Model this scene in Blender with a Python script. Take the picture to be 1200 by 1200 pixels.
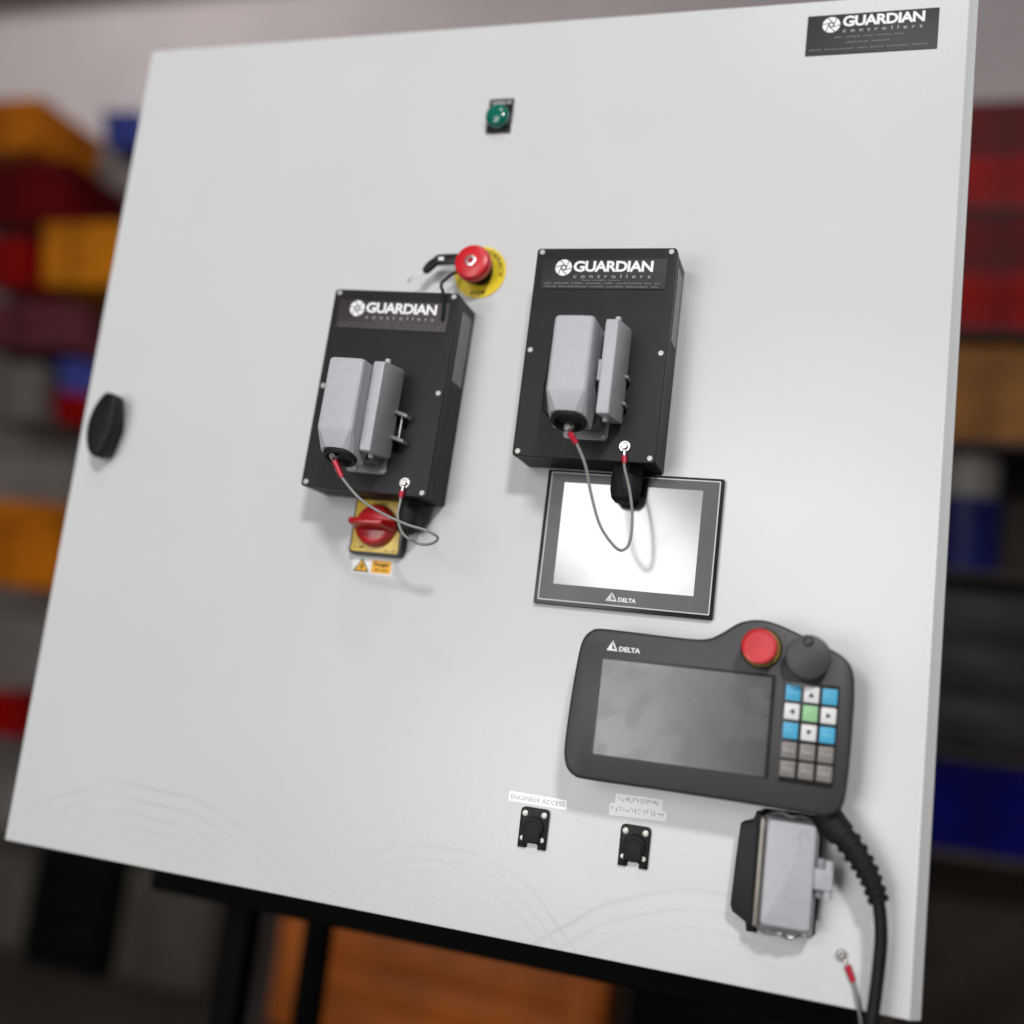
import bpy, bmesh, math, random
from mathutils import Vector, Matrix

random.seed(7)
for o in list(bpy.data.objects):
    bpy.data.objects.remove(o)
S = 0.001                                   # everything below is written in millimetres
SC = bpy.context.scene
COL = SC.collection

# ------------------------------------------------------------------ camera
cd = bpy.data.cameras.new('camera')
cam = bpy.data.objects.new('camera', cd)
COL.objects.link(cam)
RX = Vector((0.95037701, 0.28741552, 0.11906243))
RY = Vector((-0.06770653, -0.18245128, 0.98088091))
RZ = Vector((0.30364349, -0.94026797, -0.1539376))
m = Matrix((RX, RY, RZ)).transposed().to_4x4()
m.translation = Vector((908.4, -1061.2, 252.9)) * S
cam.matrix_world = m
cd.sensor_width = 36.0
cd.lens = 37.458
cd.clip_start = 0.05
cd.clip_end = 60.0
cd.dof.use_dof = True
cd.dof.focus_distance = 1.055
cd.dof.aperture_fstop = 1.15
SC.camera = cam

# ------------------------------------------------------------------ workshop light
w = bpy.data.worlds.new('World')
SC.world = w
w.use_nodes = True
bg = w.node_tree.nodes['Background']
bg.inputs['Color'].default_value = (1.0, 0.985, 0.97, 1)
bg.inputs['Strength'].default_value = 0.15


def area(name, loc, target, sx, sy, power, color=(1, 1, 1), roll=0.0):
    l = bpy.data.lights.new(name, 'AREA')
    l.shape = 'RECTANGLE'
    l.size, l.size_y = sx * S, sy * S
    l.energy = power
    l.color = color
    o = bpy.data.objects.new(name, l)
    COL.objects.link(o)
    d = (Vector(target) - Vector(loc)).normalized()
    q = d.to_track_quat('-Z', 'Y').to_matrix().to_4x4()
    o.matrix_world = Matrix.Translation(Vector(loc) * S) @ q @ Matrix.Rotation(roll, 4, 'Z')
    return o


# two hall lamps hanging in front of the cabinet and unseen light panels added behind the camera for the reflections
area('overhead_lamp', (1700, -3140, 2200), (600, 0, 450), 400, 290, 73, (1.0, 0.985, 0.965))
area('overhead_lamp', (520, -1290, 2200), (520, -900, 0), 220, 170, 4, (1.0, 0.985, 0.965))
area('overhead_lamp', (-3600, 1900, 4900), (-3700, 4500, 3400), 1400, 500, 32, (1.0, 0.97, 0.96))  # added out of view to brighten the back wall
area('unseen_front_light', (-192, -3500, 966), (-192, 0, 966), 1260, 560, 24, (1.0, 0.985, 0.975), math.radians(-38))  # unseen source, tilted and sized to fit the touch panel's reflection
area('unseen_front_light', (160, -3510, 1412), (160, 0, 1412), 1260, 560, 6.0, (0.98, 0.97, 1.0), math.radians(-38))  # dimmer panel added to lift the dark wedge in the reflection
area('unseen_front_light', (-500, -3400, -210), (-300, 0, -100), 1600, 900, 33, (1.0, 0.985, 0.97))  # added low panel, lightens the pendant screen and the lower door

SC.view_settings.view_transform = 'Standard'
SC.view_settings.look = 'None'
SC.view_settings.exposure = 0.0
SC.view_settings.gamma = 1.0
try:
    SC.cycles.use_denoising = True
    SC.cycles.max_bounces = 8
except Exception:
    pass

# ------------------------------------------------------------------ materials


def mat(name, col, rough=0.5, metal=0.0, var=0.08, vscale=40.0, bump=0.0, bscale=600.0, spec=0.5, rvar=0.06,
        coat=0.0, coat_rough=0.03, trans=0.0, ior=1.5):
    """Principled surface whose colour, gloss and relief all carry a little procedural noise."""
    mt = bpy.data.materials.new(name)
    mt.use_nodes = True
    nt = mt.node_tree
    p = nt.nodes['Principled BSDF']
    tc = nt.nodes.new('ShaderNodeTexCoord')
    n = nt.nodes.new('ShaderNodeTexNoise')
    n.inputs['Scale'].default_value = vscale
    n.inputs['Detail'].default_value = 5
    nt.links.new(tc.outputs['Object'], n.inputs['Vector'])
    r = nt.nodes.new('ShaderNodeValToRGB')
    r.color_ramp.elements[0].position = 0.3
    r.color_ramp.elements[1].position = 0.7
    r.color_ramp.elements[0].color = tuple(c * (1 - var) for c in col) + (1,)
    r.color_ramp.elements[1].color = tuple(min(1, c * (1 + var)) for c in col) + (1,)
    nt.links.new(n.outputs['Fac'], r.inputs['Fac'])
    nt.links.new(r.outputs['Color'], p.inputs['Base Color'])
    mr = nt.nodes.new('ShaderNodeMapRange')
    mr.inputs['To Min'].default_value = max(0.02, rough - rvar)
    mr.inputs['To Max'].default_value = min(1, rough + rvar)
    nt.links.new(n.outputs['Fac'], mr.inputs['Value'])
    nt.links.new(mr.outputs['Result'], p.inputs['Roughness'])
    p.inputs['Metallic'].default_value = metal
    p.inputs['Specular IOR Level'].default_value = spec
    p.inputs['Coat Weight'].default_value = coat
    p.inputs['Coat Roughness'].default_value = coat_rough
    p.inputs['Transmission Weight'].default_value = trans
    p.inputs['IOR'].default_value = ior
    if bump:
        bn = nt.nodes.new('ShaderNodeTexNoise')
        bn.inputs['Scale'].default_value = bscale
        bn.inputs['Detail'].default_value = 3
        nt.links.new(tc.outputs['Object'], bn.inputs['Vector'])
        b = nt.nodes.new('ShaderNodeBump')
        b.inputs['Strength'].default_value = bump
        b.inputs['Distance'].default_value = 0.001
        nt.links.new(bn.outputs['Fac'], b.inputs['Height'])
        nt.links.new(b.outputs['Normal'], p.inputs['Normal'])
    return mt


def door_material():
    """Pale grey textured powder coat with faint darker concentric arcs along the lower edge."""
    mt = mat('door_paint', (0.63, 0.642, 0.648), 0.31, var=0.012, vscale=7.0, bump=0.13, bscale=380.0, spec=0.5, rvar=0.09)
    nt = mt.node_tree
    p = nt.nodes['Principled BSDF']
    base = p.inputs['Base Color'].links[0].from_socket
    tc = next(x for x in nt.nodes if x.type == 'TEX_COORD')
    sep = nt.nodes.new('ShaderNodeSeparateXYZ')
    nt.links.new(tc.outputs['Object'], sep.inputs[0])

    def math_(op, a, b=None):
        k = nt.nodes.new('ShaderNodeMath')
        k.operation = op
        for i, v in enumerate((a, b)):
            if v is None:
                continue
            if isinstance(v, (int, float)):
                k.inputs[i].default_value = v
            else:
                nt.links.new(v, k.inputs[i])
        return k.outputs[0]

    wob = nt.nodes.new('ShaderNodeTexNoise')
    wob.inputs['Scale'].default_value = 9.0
    nt.links.new(tc.outputs['Object'], wob.inputs['Vector'])
    total = None
    for cx, cz, r0, period, depth, ang in ((185, -190, 278, 15, 95, 0.0), (541, -98, 176, 13, 85, 0.0), (820, -170, 250, 17, 90, 0.0)):
        dx = math_('SUBTRACT', sep.outputs['X'], (cx - 493) * S)
        dz = math_('SUBTRACT', sep.outputs['Z'], cz * S)
        rr = math_('SQRT', math_('ADD', math_('MULTIPLY', dx, dx), math_('MULTIPLY', dz, dz)))
        rr = math_('ADD', rr, math_('MULTIPLY', math_('SUBTRACT', wob.outputs['Fac'], 0.5), 0.02))
        ph = math_('MULTIPLY', math_('SUBTRACT', rr, r0 * S), 2 * math.pi / (period * S))
        line = math_('POWER', math_('MAXIMUM', math_('COSINE', ph), 0.0), 3.0)
        mr = nt.nodes.new('ShaderNodeMapRange')          # only inside the outer ring, fading towards the centre
        mr.inputs['From Min'].default_value = (r0 - depth) * S
        mr.inputs['From Max'].default_value = r0 * S
        nt.links.new(rr, mr.inputs['Value'])
        inside = math_('LESS_THAN', rr, (r0 + 4) * S)
        v = math_('MULTIPLY', math_('MULTIPLY', line, mr.outputs['Result']), inside)
        v = math_('MULTIPLY', v, math_('MAXIMUM', math_('MULTIPLY', math_('SUBTRACT', wob.outputs['Fac'], 0.36), 2.6), 0.0))
        total = v if total is None else math_('MAXIMUM', total, v)
    mx = nt.nodes.new('ShaderNodeMix')
    mx.data_type = 'RGBA'
    nt.links.new(math_('MULTIPLY', total, 0.3), mx.inputs['Factor'])
    nt.links.new(base, mx.inputs['A'])
    mx.inputs['B'].default_value = (0.36, 0.37, 0.37, 1)
    nt.links.new(mx.outputs['Result'], p.inputs['Base Color'])
    p.inputs['Coat Weight'].default_value = 0.22
    p.inputs['Coat Roughness'].default_value = 0.2
    return mt


def smudged_screen(name, col, r0, r1, scale, spec, coat):
    """Dark display glass whose gloss is broken by soft round finger marks."""
    mt = mat(name, col, r0, var=0.1, vscale=20, spec=spec, coat=coat)
    nt = mt.node_tree
    p = nt.nodes['Principled BSDF']
    tc = next(x for x in nt.nodes if x.type == 'TEX_COORD')
    n = nt.nodes.new('ShaderNodeTexNoise')
    n.inputs['Scale'].default_value = scale
    n.inputs['Detail'].default_value = 1.5
    nt.links.new(tc.outputs['Object'], n.inputs['Vector'])
    mr = nt.nodes.new('ShaderNodeMapRange')
    mr.interpolation_type = 'SMOOTHSTEP'
    mr.inputs['From Min'].default_value = 0.42
    mr.inputs['From Max'].default_value = 0.66
    mr.inputs['To Min'].default_value = r0
    mr.inputs['To Max'].default_value = r1
    nt.links.new(n.outputs['Fac'], mr.inputs['Value'])
    nt.links.new(mr.outputs['Result'], p.inputs['Roughness'])
    return mt


M = dict(
    door=door_material(),
    body=mat('cabinet_paint', (0.6, 0.61, 0.6), 0.4, var=0.02, bump=0.08, bscale=420),
    black=mat('black_moulding', (0.009, 0.009, 0.010), 0.45, var=0.2, bump=0.06, bscale=900, spec=0.22),
    blackbox=mat('black_enclosure', (0.019, 0.0175, 0.020), 0.5, var=0.12, vscale=25, bump=0.08, bscale=700, spec=0.22),
    rubber=mat('black_rubber', (0.014, 0.014, 0.015), 0.6, var=0.2, spec=0.22),
    gloss_black=mat('gloss_black', (0.02, 0.019, 0.02), 0.22, var=0.15, spec=0.22),
    plate=mat('plate_black', (0.022, 0.022, 0.025), 0.5, var=0.15, vscale=12, spec=0.3),
    plate_brown=mat('plate_brown_black', (0.040, 0.032, 0.033), 0.45, var=0.2, vscale=12, spec=0.35),
    white=mat('print_white', (0.85, 0.85, 0.85), 0.5, var=0.03),
    soft_print=mat('print_soft', (0.42, 0.42, 0.42), 0.5, var=0.1, vscale=400),
    faint_print=mat('print_faint', (0.085, 0.078, 0.078), 0.5, var=0.2, vscale=400),
    dimprint=mat('print_grey', (0.13, 0.13, 0.135), 0.5, var=0.2, vscale=400),
    cast=mat('grey_die_cast', (0.45, 0.45, 0.485), 0.4, metal=0.0, var=0.04, vscale=120, bump=0.15, bscale=700),
    cast_dark=mat('grey_die_cast_dark', (0.27, 0.27, 0.30), 0.36, metal=0.0, var=0.08, vscale=60, bump=0.12, bscale=800),
    steel=mat('bright_steel', (0.62, 0.61, 0.60), 0.34, metal=1.0, var=0.08, vscale=200),
    zinc=mat('zinc_screw', (0.50, 0.49, 0.47), 0.48, metal=0.6, var=0.12, vscale=300),
    white_screw=mat('pale_screw', (0.72, 0.72, 0.66), 0.4, metal=0.2, var=0.1, vscale=300),
    ledge_sheen=mat('housing_ledge', (0.27, 0.25, 0.22), 0.35, metal=0.4, var=0.15, vscale=80),
    red=mat('red_plastic', (0.62, 0.012, 0.02), 0.34, var=0.08, vscale=60, bump=0.03),
    dark_red=mat('dark_red_plastic', (0.42, 0.006, 0.012), 0.28, var=0.1, vscale=60),
    crimp=mat('red_crimp', (0.5, 0.01, 0.035), 0.35, var=0.12, vscale=200),
    yellow=mat('yellow_plate', (0.86, 0.64, 0.02), 0.4, var=0.06, vscale=50),
    gold=mat('isolator_yellow', (0.72, 0.50, 0.06), 0.35, var=0.1, vscale=50),
    amber=mat('label_amber', (0.85, 0.42, 0.01), 0.45, var=0.05, vscale=90),
    ochre=mat('ochre_ring', (0.3, 0.19, 0.03), 0.4, var=0.15),
    lens=mat('green_lens', (0.0, 0.13, 0.095), 0.1, var=0.1, coat=0.4),
    bezel_grey=mat('panel_grey', (0.05, 0.048, 0.052), 0.36, var=0.05, vscale=20),
    silver=mat('silver_line', (0.55, 0.55, 0.57), 0.35, var=0.05),
    hmi=mat('hmi_glass', (0.03, 0.03, 0.034), 0.15, var=0.1, spec=1.0, rvar=0.04, coat=0.9, coat_rough=0.14),
    pend=mat('pendant_plastic', (0.036, 0.0345, 0.037), 0.46, var=0.05, vscale=15, bump=0.08, bscale=1200),
    pend_dark=mat('pendant_rim', (0.018, 0.018, 0.019), 0.5, var=0.1, spec=0.22),
    film=smudged_screen('pendant_film', (0.014, 0.016, 0.024), 0.25, 0.315, 45, 1.0, 0.1),
    key_blue=mat('key_blue', (0.07, 0.42, 0.68), 0.45, var=0.05, vscale=300),
    key_white=mat('key_white', (0.8, 0.8, 0.81), 0.45, var=0.03, vscale=300),
    key_green=mat('key_green', (0.32, 0.62, 0.33), 0.45, var=0.05, vscale=300),
    key_grey=mat('key_grey', (0.24, 0.22, 0.205), 0.45, var=0.08, vscale=300),
    key_print=mat('key_print', (0.42, 0.40, 0.37), 0.5, var=0.1, vscale=300),
    key_blue_print=mat('key_blue_print', (0.2, 0.55, 0.74), 0.5, var=0.05, vscale=300),
    lead=mat('grey_lead', (0.25, 0.245, 0.235), 0.4, var=0.12, vscale=300),
    cable=mat('cable_black', (0.012, 0.012, 0.013), 0.45, var=0.15, vscale=80, spec=0.22),
    tape=mat('label_tape', (0.93, 0.93, 0.94), 0.3, var=0.02, vscale=80, spec=0.6, coat=1.0, coat_rough=0.28),
    tape_print=mat('label_print', (0.25, 0.25, 0.26), 0.5, var=0.15, vscale=500),
    side_label=mat('side_label', (0.10, 0.10, 0.095), 0.2, var=0.15, vscale=30),
    wall=mat('hall_wall', (0.78, 0.69, 0.70), 0.8, var=0.1, vscale=0.9),
    floor=mat('hall_floor', (0.032, 0.025, 0.02), 0.6, var=0.25, vscale=1.5, bump=0.1, bscale=40),
    steel_frame=mat('shelf_steel', (0.06, 0.04, 0.035), 0.6, var=0.3, vscale=4),
    panel_steel=mat('panel_steel', (0.24, 0.21, 0.20), 0.6, var=0.35, vscale=2.5),
    dark_backing=mat('gap_dark_brown', (0.05, 0.036, 0.03), 0.7, var=0.5, vscale=3, spec=0.2),
    stand=mat('stand_black', (0.003, 0.0028, 0.0026), 0.7, var=0.2, vscale=12, spec=0.1),
    orange_bin=mat('orange_bin', (0.60, 0.17, 0.005), 0.45, var=0.45, vscale=5, spec=0.12),
    amber_bin=mat('amber_bin', (0.68, 0.22, 0.008), 0.45, var=0.45, vscale=5, spec=0.12),
    red_bin=mat('red_bin', (0.30, 0.002, 0.003), 0.45, var=0.45, vscale=5, spec=0.12),
    dark_red_bin=mat('dark_red_bin', (0.13, 0.001, 0.003), 0.45, var=0.45, vscale=5, spec=0.12),
    maroon=mat('maroon_case', (0.13, 0.03, 0.04), 0.5, var=0.45, vscale=5, spec=0.12),
    blue_bin=mat('blue_bin', (0.06, 0.08, 0.36), 0.45, var=0.45, vscale=5, spec=0.12),
    navy=mat('navy_drum', (0.008, 0.012, 0.10), 0.4, var=0.45, vscale=5, spec=0.12),
    deep_blue=mat('deep_blue_crate', (0.003, 0.004, 0.13), 0.5, var=0.45, vscale=5, spec=0.12),
    grey_bin=mat('grey_bin', (0.16, 0.145, 0.135), 0.5, var=0.45, vscale=5),
    dark_grey=mat('dark_grey_steel', (0.03, 0.029, 0.03), 0.5, var=0.45, vscale=5, spec=0.22),
    card=mat('brown_card', (0.30, 0.13, 0.04), 0.8, var=0.45, vscale=5, spec=0.12),
    cupboard=mat('dull_cupboard', (0.075, 0.064, 0.05), 0.6, var=0.3, vscale=4),
    crate_wood=mat('orange_wood', (0.62, 0.15, 0.008), 0.6, var=0.35, vscale=3),
)

# ------------------------------------------------------------------ mesh helpers (mm; d is the height out of the door towards the viewer)


def P(x, d, z):
    return Vector((x, -d, z))


def face(bm, vs):
    try:
        return bm.faces.new(vs)
    except ValueError:
        return None


def loft(bm, rings, cap0=True, cap1=True, closed=True):
    rv = [[bm.verts.new(p) for p in r] for r in rings]
    n = len(rv[0])
    for a, b in zip(rv, rv[1:]):
        for i in range(n if closed else n - 1):
            j = (i + 1) % n
            face(bm, (a[i], a[j], b[j], b[i]))
    if cap0:
        face(bm, rv[0][::-1])
    if cap1:
        face(bm, rv[-1])


def inset(poly, k):
    """Move every edge of a polygon inwards by k (mitred)."""
    if abs(k) < 1e-9:
        return list(poly)
    n = len(poly)
    ar = sum(poly[i][0] * poly[(i + 1) % n][1] - poly[(i + 1) % n][0] * poly[i][1] for i in range(n))
    s = 1 if ar > 0 else -1
    out = []
    for i in range(n):
        p0, p1, p2 = Vector(poly[i - 1]), Vector(poly[i]), Vector(poly[(i + 1) % n])
        e1, e2 = (p1 - p0).normalized(), (p2 - p1).normalized()
        n1, n2 = Vector((-e1.y, e1.x)) * s, Vector((-e2.y, e2.x)) * s
        b = n1 + n2
        if b.length < 1e-6:
            b = n1
        b.normalize()
        c = max(0.35, b.dot(n1))
        q = p1 + b * (k / c)
        out.append((q.x, q.y))
    return out


def rrect(x0, x1, z0, z1, r, seg=4):
    out = []
    if r <= 0:
        return [(x0, z0), (x1, z0), (x1, z1), (x0, z1)]
    for cx, cz, a0 in ((x1 - r, z0 + r, -90), (x1 - r, z1 - r, 0), (x0 + r, z1 - r, 90), (x0 + r, z0 + r, 180)):
        for k in range(seg + 1):
            a = math.radians(a0 + 90 * k / seg)
            out.append((cx + r * math.cos(a), cz + r * math.sin(a)))
    return out


def circle(cx, cz, r, seg=32):
    return [(cx + r * math.cos(2 * math.pi * k / seg), cz + r * math.sin(2 * math.pi * k / seg)) for k in range(seg)]


def prism(bm, poly, d0, d1, bev=0.0, steps=3):
    """Polygon in the door plane raised from d0 to d1 with a rounded front edge."""
    rings = [[P(x, d0, z) for x, z in poly]]
    if bev > 0:
        for k in range(steps + 1):
            a = math.pi / 2 * k / steps
            q = inset(poly, bev * (1 - math.cos(a)))
            rings.append([P(x, d1 - bev + bev * math.sin(a), z) for x, z in q])
    else:
        rings.append([P(x, d1, z) for x, z in poly])
    loft(bm, rings)


def box(bm, x0, x1, d0, d1, z0, z1, bev=0.0):
    prism(bm, rrect(x0, x1, z0, z1, bev, 3), d0, d1, bev)


def lathe(bm, cx, cz, prof, seg=40, sx=1.0):
    """Profile of (radius, d) turned about an axis square to the door."""
    rings = []
    for r, d in prof:
        r = max(r, 0.01)
        rings.append([P(cx + sx * r * math.cos(2 * math.pi * k / seg), d, cz + r * math.sin(2 * math.pi * k / seg)) for k in range(seg)])
    loft(bm, rings)


def cyl(bm, a, b, r0, r1=None, seg=16):
    a, b = Vector(a), Vector(b)
    r1 = r0 if r1 is None else r1
    t = (b - a).normalized()
    u = t.orthogonal().normalized()
    v = t.cross(u)
    loft(bm, [[c + (u * math.cos(2 * math.pi * k / seg) + v * math.sin(2 * math.pi * k / seg)) * r for k in range(seg)] for c, r in ((a, r0), (b, r1))])


def spline(pts, n=8, closed=False):
    pts = [Vector(p) for p in pts]
    N = len(pts)
    out = []
    for i in range(N if closed else N - 1):
        if closed:
            p0, p1, p2, p3 = pts[i - 1], pts[i], pts[(i + 1) % N], pts[(i + 2) % N]
        else:
            p0, p1, p2, p3 = pts[max(i - 1, 0)], pts[i], pts[i + 1], pts[min(i + 2, N - 1)]
        for k in range(n):
            t = k / n
            out.append(0.5 * ((2 * p1) + (p2 - p0) * t + (2 * p0 - 5 * p1 + 4 * p2 - p3) * t * t + (3 * p1 - p0 - 3 * p2 + p3) * t ** 3))
    if not closed:
        out.append(pts[-1])
    return out


def tube(bm, pts, r, seg=10):
    """Tube along points; r is a radius or a function of the 0..1 position."""
    n = len(pts)
    u = None
    rings = []
    for i, p in enumerate(pts):
        t = (pts[min(i + 1, n - 1)] - pts[max(i - 1, 0)]).normalized()
        u = t.orthogonal().normalized() if u is None else (u - t * u.dot(t)).normalized()
        v = t.cross(u)
        rad = r(i / (n - 1)) if callable(r) else r
        rings.append([p + (u * math.cos(2 * math.pi * k / seg) + v * math.sin(2 * math.pi * k / seg)) * rad for k in range(seg)])
    loft(bm, rings)


def glyphs(bm, s, x0, x1, z0, z1, d, bold=0.0, thick=0.15, track=1.0, arc=None):
    """Lettering fitted into a rectangle of the door plane; arc = (cx, cz, radius, middle angle in degrees, span, inside-out)."""
    c = bpy.data.curves.new('lettering', 'FONT')
    c.body = s
    c.size = 1.0
    c.offset = bold
    c.space_character = track
    c.resolution_u = 3
    o = bpy.data.objects.new('lettering', c)
    COL.objects.link(o)
    bpy.context.view_layer.update()
    me = bpy.data.meshes.new_from_object(o.evaluated_get(bpy.context.evaluated_depsgraph_get()))
    bpy.data.objects.remove(o)
    bpy.data.curves.remove(c)
    xs = [v.co.x for v in me.vertices]
    ys = [v.co.y for v in me.vertices]
    ax, bx, ay, by = min(xs), max(xs), min(ys), max(ys)
    vs = []
    for v in me.vertices:
        fx, fz = (v.co.x - ax) / (bx - ax), (v.co.y - ay) / (by - ay)
        if arc:
            cx, cz, rad, mid, span, flip = arc
            h = z1 - z0
            if flip:
                a = math.radians(mid + span * (fx - 0.5))
                r = rad + h - fz * h
            else:
                a = math.radians(mid - span * (fx - 0.5))
                r = rad + fz * h
            vs.append(bm.verts.new(P(cx + r * math.cos(a), d, cz + r * math.sin(a))))
        else:
            vs.append(bm.verts.new(P(x0 + fx * (x1 - x0), d, z0 + fz * (z1 - z0))))
    for p in me.polygons:
        face(bm, [vs[i] for i in p.vertices])
    bpy.data.meshes.remove(me)


def smudge_line(bm, x0, x1, z, h, d, words, rnd):
    """A line of print too small to read: word-long rows of letter-sized ticks."""
    n = len(words)
    gap = 1.6 * h
    tot = sum(words)
    pitch = ((x1 - x0) - gap * (n - 1)) / tot
    x = x0
    for k in words:
        for i in range(k):
            hh = h * rnd.choice((0.7, 0.75, 1.0))
            quad(bm, x + 0.12 * pitch, x + 0.82 * pitch, z, z + hh, d)
            x += pitch
        x += gap


def quad(bm, x0, x1, z0, z1, d):
    face(bm, [bm.verts.new(P(*q)) for q in ((x0, d, z0), (x1, d, z0), (x1, d, z1), (x0, d, z1))])


def flat(bm, poly, d):
    face(bm, [bm.verts.new(P(x, d, z)) for x, z in poly])


def emblem(bm, cx, cz, r, d):
    """Round shutter mark: six white blades parted by dark slits, with a small hub."""
    n = 6
    h = r * 0.34
    g = r * 0.045
    for k in range(n):
        a = 2 * math.pi * k / n + 0.25

        def hexv(i):
            b = a + 2 * math.pi * i / n
            return Vector((h * math.cos(b), h * math.sin(b)))
        v0, v1, v2 = hexv(0), hexv(1), hexv(2)

        def hit(o, t):
            b = o.dot(t)
            return o + t * (-b + math.sqrt(max(0, b * b - o.length_squared + r * r)))
        e0 = hit(v1, (v1 - v0).normalized())
        e1 = hit(v2, (v2 - v1).normalized())
        a0, a1 = math.atan2(e0.y, e0.x), math.atan2(e1.y, e1.x)
        if a1 < a0:
            a1 += 2 * math.pi
        pts = [(v1.x, v1.y)] + [(r * math.cos(a0 + (a1 - a0) * t / 6), r * math.sin(a0 + (a1 - a0) * t / 6)) for t in range(7)] + [(v2.x, v2.y)]
        pts = inset(pts, g)
        flat(bm, [(cx + x, cz + z) for x, z in pts], d)
    flat(bm, [(cx + x, cz + z) for x, z in circle(0, 0, r * 0.2, 12)], d)


def tri_logo(bm, x0, x1, z0, z1, d):
    """White triangle mark with a dark inner facet left open."""
    xm = x0 + 0.52 * (x1 - x0)
    W, H = x1 - x0, z1 - z0
    flat(bm, [(x0, z0), (x0 + 0.50 * W, z0 + 0.20 * H), (x0 + 0.47 * W, z0 + 0.62 * H), (xm, z1)], d)
    flat(bm, [(x0 + 0.03 * W, z0), (x1, z0), (x0 + 0.80 * W, z0 + 0.15 * H), (x0 + 0.50 * W, z0 + 0.19 * H)], d)
    flat(bm, [(x1, z0), (xm, z1), (x0 + 0.56 * W, z0 + 0.55 * H), (x0 + 0.80 * W, z0 + 0.17 * H)], d)


WM = {}


def finish(bm, angle=32):
    bmesh.ops.recalc_face_normals(bm, faces=bm.faces)
    lim = math.radians(angle)
    for f in bm.faces:
        f.smooth = True
    for e in bm.edges:
        if len(e.link_faces) == 2:
            e.smooth = e.calc_face_angle(0) < lim
        else:
            e.smooth = False


def obj(name, bm, mt, parent=None, local=False, base=None, angle=32):
    """Link one mesh. Coordinates are world millimetres unless local=True (then the parent thing's own)."""
    finish(bm, angle)
    if parent is not None:
        if not local:
            inv = WM[parent.name].inverted()
            bmesh.ops.transform(bm, matrix=inv, verts=bm.verts)
        mw = WM[parent.name]
    else:
        mw = Matrix.Translation(Vector(base) if base else Vector((0, 0, 0)))
        bmesh.ops.transform(bm, matrix=mw.inverted(), verts=bm.verts)
    bmesh.ops.scale(bm, vec=(S, S, S), verts=bm.verts)
    me = bpy.data.meshes.new(name)
    bm.to_mesh(me)
    bm.free()
    o = bpy.data.objects.new(name, me)
    me.materials.append(mt)
    COL.objects.link(o)
    if parent is not None:
        o.parent = parent
    elif base:
        o.location = Vector(base) * S
    WM[o.name] = mw
    return o


def tag(o, label=None, cat=None, group=None, kind=None):
    for k, v in (('label', label), ('category', cat), ('group', group), ('kind', kind)):
        if v:
            o[k] = v
    return o


def thing(name, label, cat, loc, rot=0.0, group=None):
    o = bpy.data.objects.new(name, None)
    o.empty_display_size = 0.02
    COL.objects.link(o)
    o.location = Vector(loc) * S
    o.rotation_euler = (0, rot, 0)
    WM[o.name] = Matrix.Translation(Vector(loc)) @ Matrix.Rotation(rot, 4, 'Y')
    return tag(o, label, cat, group)


def B():
    return bmesh.new()


# ------------------------------------------------------------------ setting: hall floor, walls
b = B()
box(b, -9000, 8000, -9000, 7000, -1040, -1000)
tag(obj('floor', b, M['floor']), kind='structure')
b = B()
box(b, -9000, 8000, -4700, -4500, -1000, 6500)
tag(obj('wall', b, M['wall']), kind='structure')
b = B()
box(b, -9000, 8000, -4480, -4250, 4560, 5000, 30)
tag(obj('roof_beam', b, M['panel_steel']), kind='structure')


def bin_(name, label, cat, x0, x1, z0, z1, mt, y=2500, depth=380, group=None):
    """Open-fronted tapered picking bin with a rolled rim and a scooped front."""
    bm = B()
    t = 9
    zf = z0 + 0.72 * (z1 - z0)
    k = 0.06 * (x1 - x0)

    def ring(i, z, f0):
        return [P(x0 + k + i, -(y + f0 + i), z), P(x1 - k - i, -(y + f0 + i), z), P(x1 - i, -(y + depth - i), z), P(x0 + i, -(y + depth - i), z)]
    lip = [P(x0 + t, -(y - 8), z1 - 6), P(x1 - t, -(y - 8), z1 - 6), P(x1 - t, -(y + depth - t), z1), P(x0 + t, -(y + depth - t), z1)]
    loft(bm, [ring(0, z0, 30), ring(0, z0 + 0.3 * (z1 - z0), 12), ring(-3, zf, 0), ring(-12, z1 - 12, -10), ring(-12, z1, -10), lip, ring(t, z0 + t, 40)], True, True)
    bmesh.ops.recalc_face_normals(bm, faces=bm.faces)
    o = obj(name, bm, mt, base=((x0 + x1) / 2, y + depth / 2, z0))
    bv = o.modifiers.new('rounded', 'BEVEL')
    bv.width = min(45, 0.2 * (z1 - z0), 0.16 * (x1 - x0)) * S
    bv.segments = 4
    bv.limit_method = 'ANGLE'
    bv.angle_limit = math.radians(40)
    return tag(o, label, cat, group)


def shelf_unit(name, label, x0, x1, z0, z1, levels, y=2490, depth=440, back=None):
    t = thing(name, label, 'shelving', ((x0 + x1) / 2, y + depth / 2, -1000))
    for x in (x0, x1 - 40):
        for yy in (y, y + depth - 40):
            bm = B()
            box(bm, x, x + 40, -(yy + 40), -yy, z0, z1, 4)
            obj('post', bm, M['steel_frame'], t)
    for z in levels:
        bm = B()
        box(bm, x0 + 42, x1 - 42, -(y + depth - 5), -(y + 5), z - 20, z - 1, 4)
        obj('shelf', bm, M['steel_frame'], t)
    if back:
        bm = B()
        box(bm, x0 + 4, x1 - 4, -(y + depth + 12), -(y + depth + 2), back[0], back[1], 3)  # added dark sheet so the gaps between the bins read dark
        obj('dark_backing', bm, M['dark_backing'], t)
    return t


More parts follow.
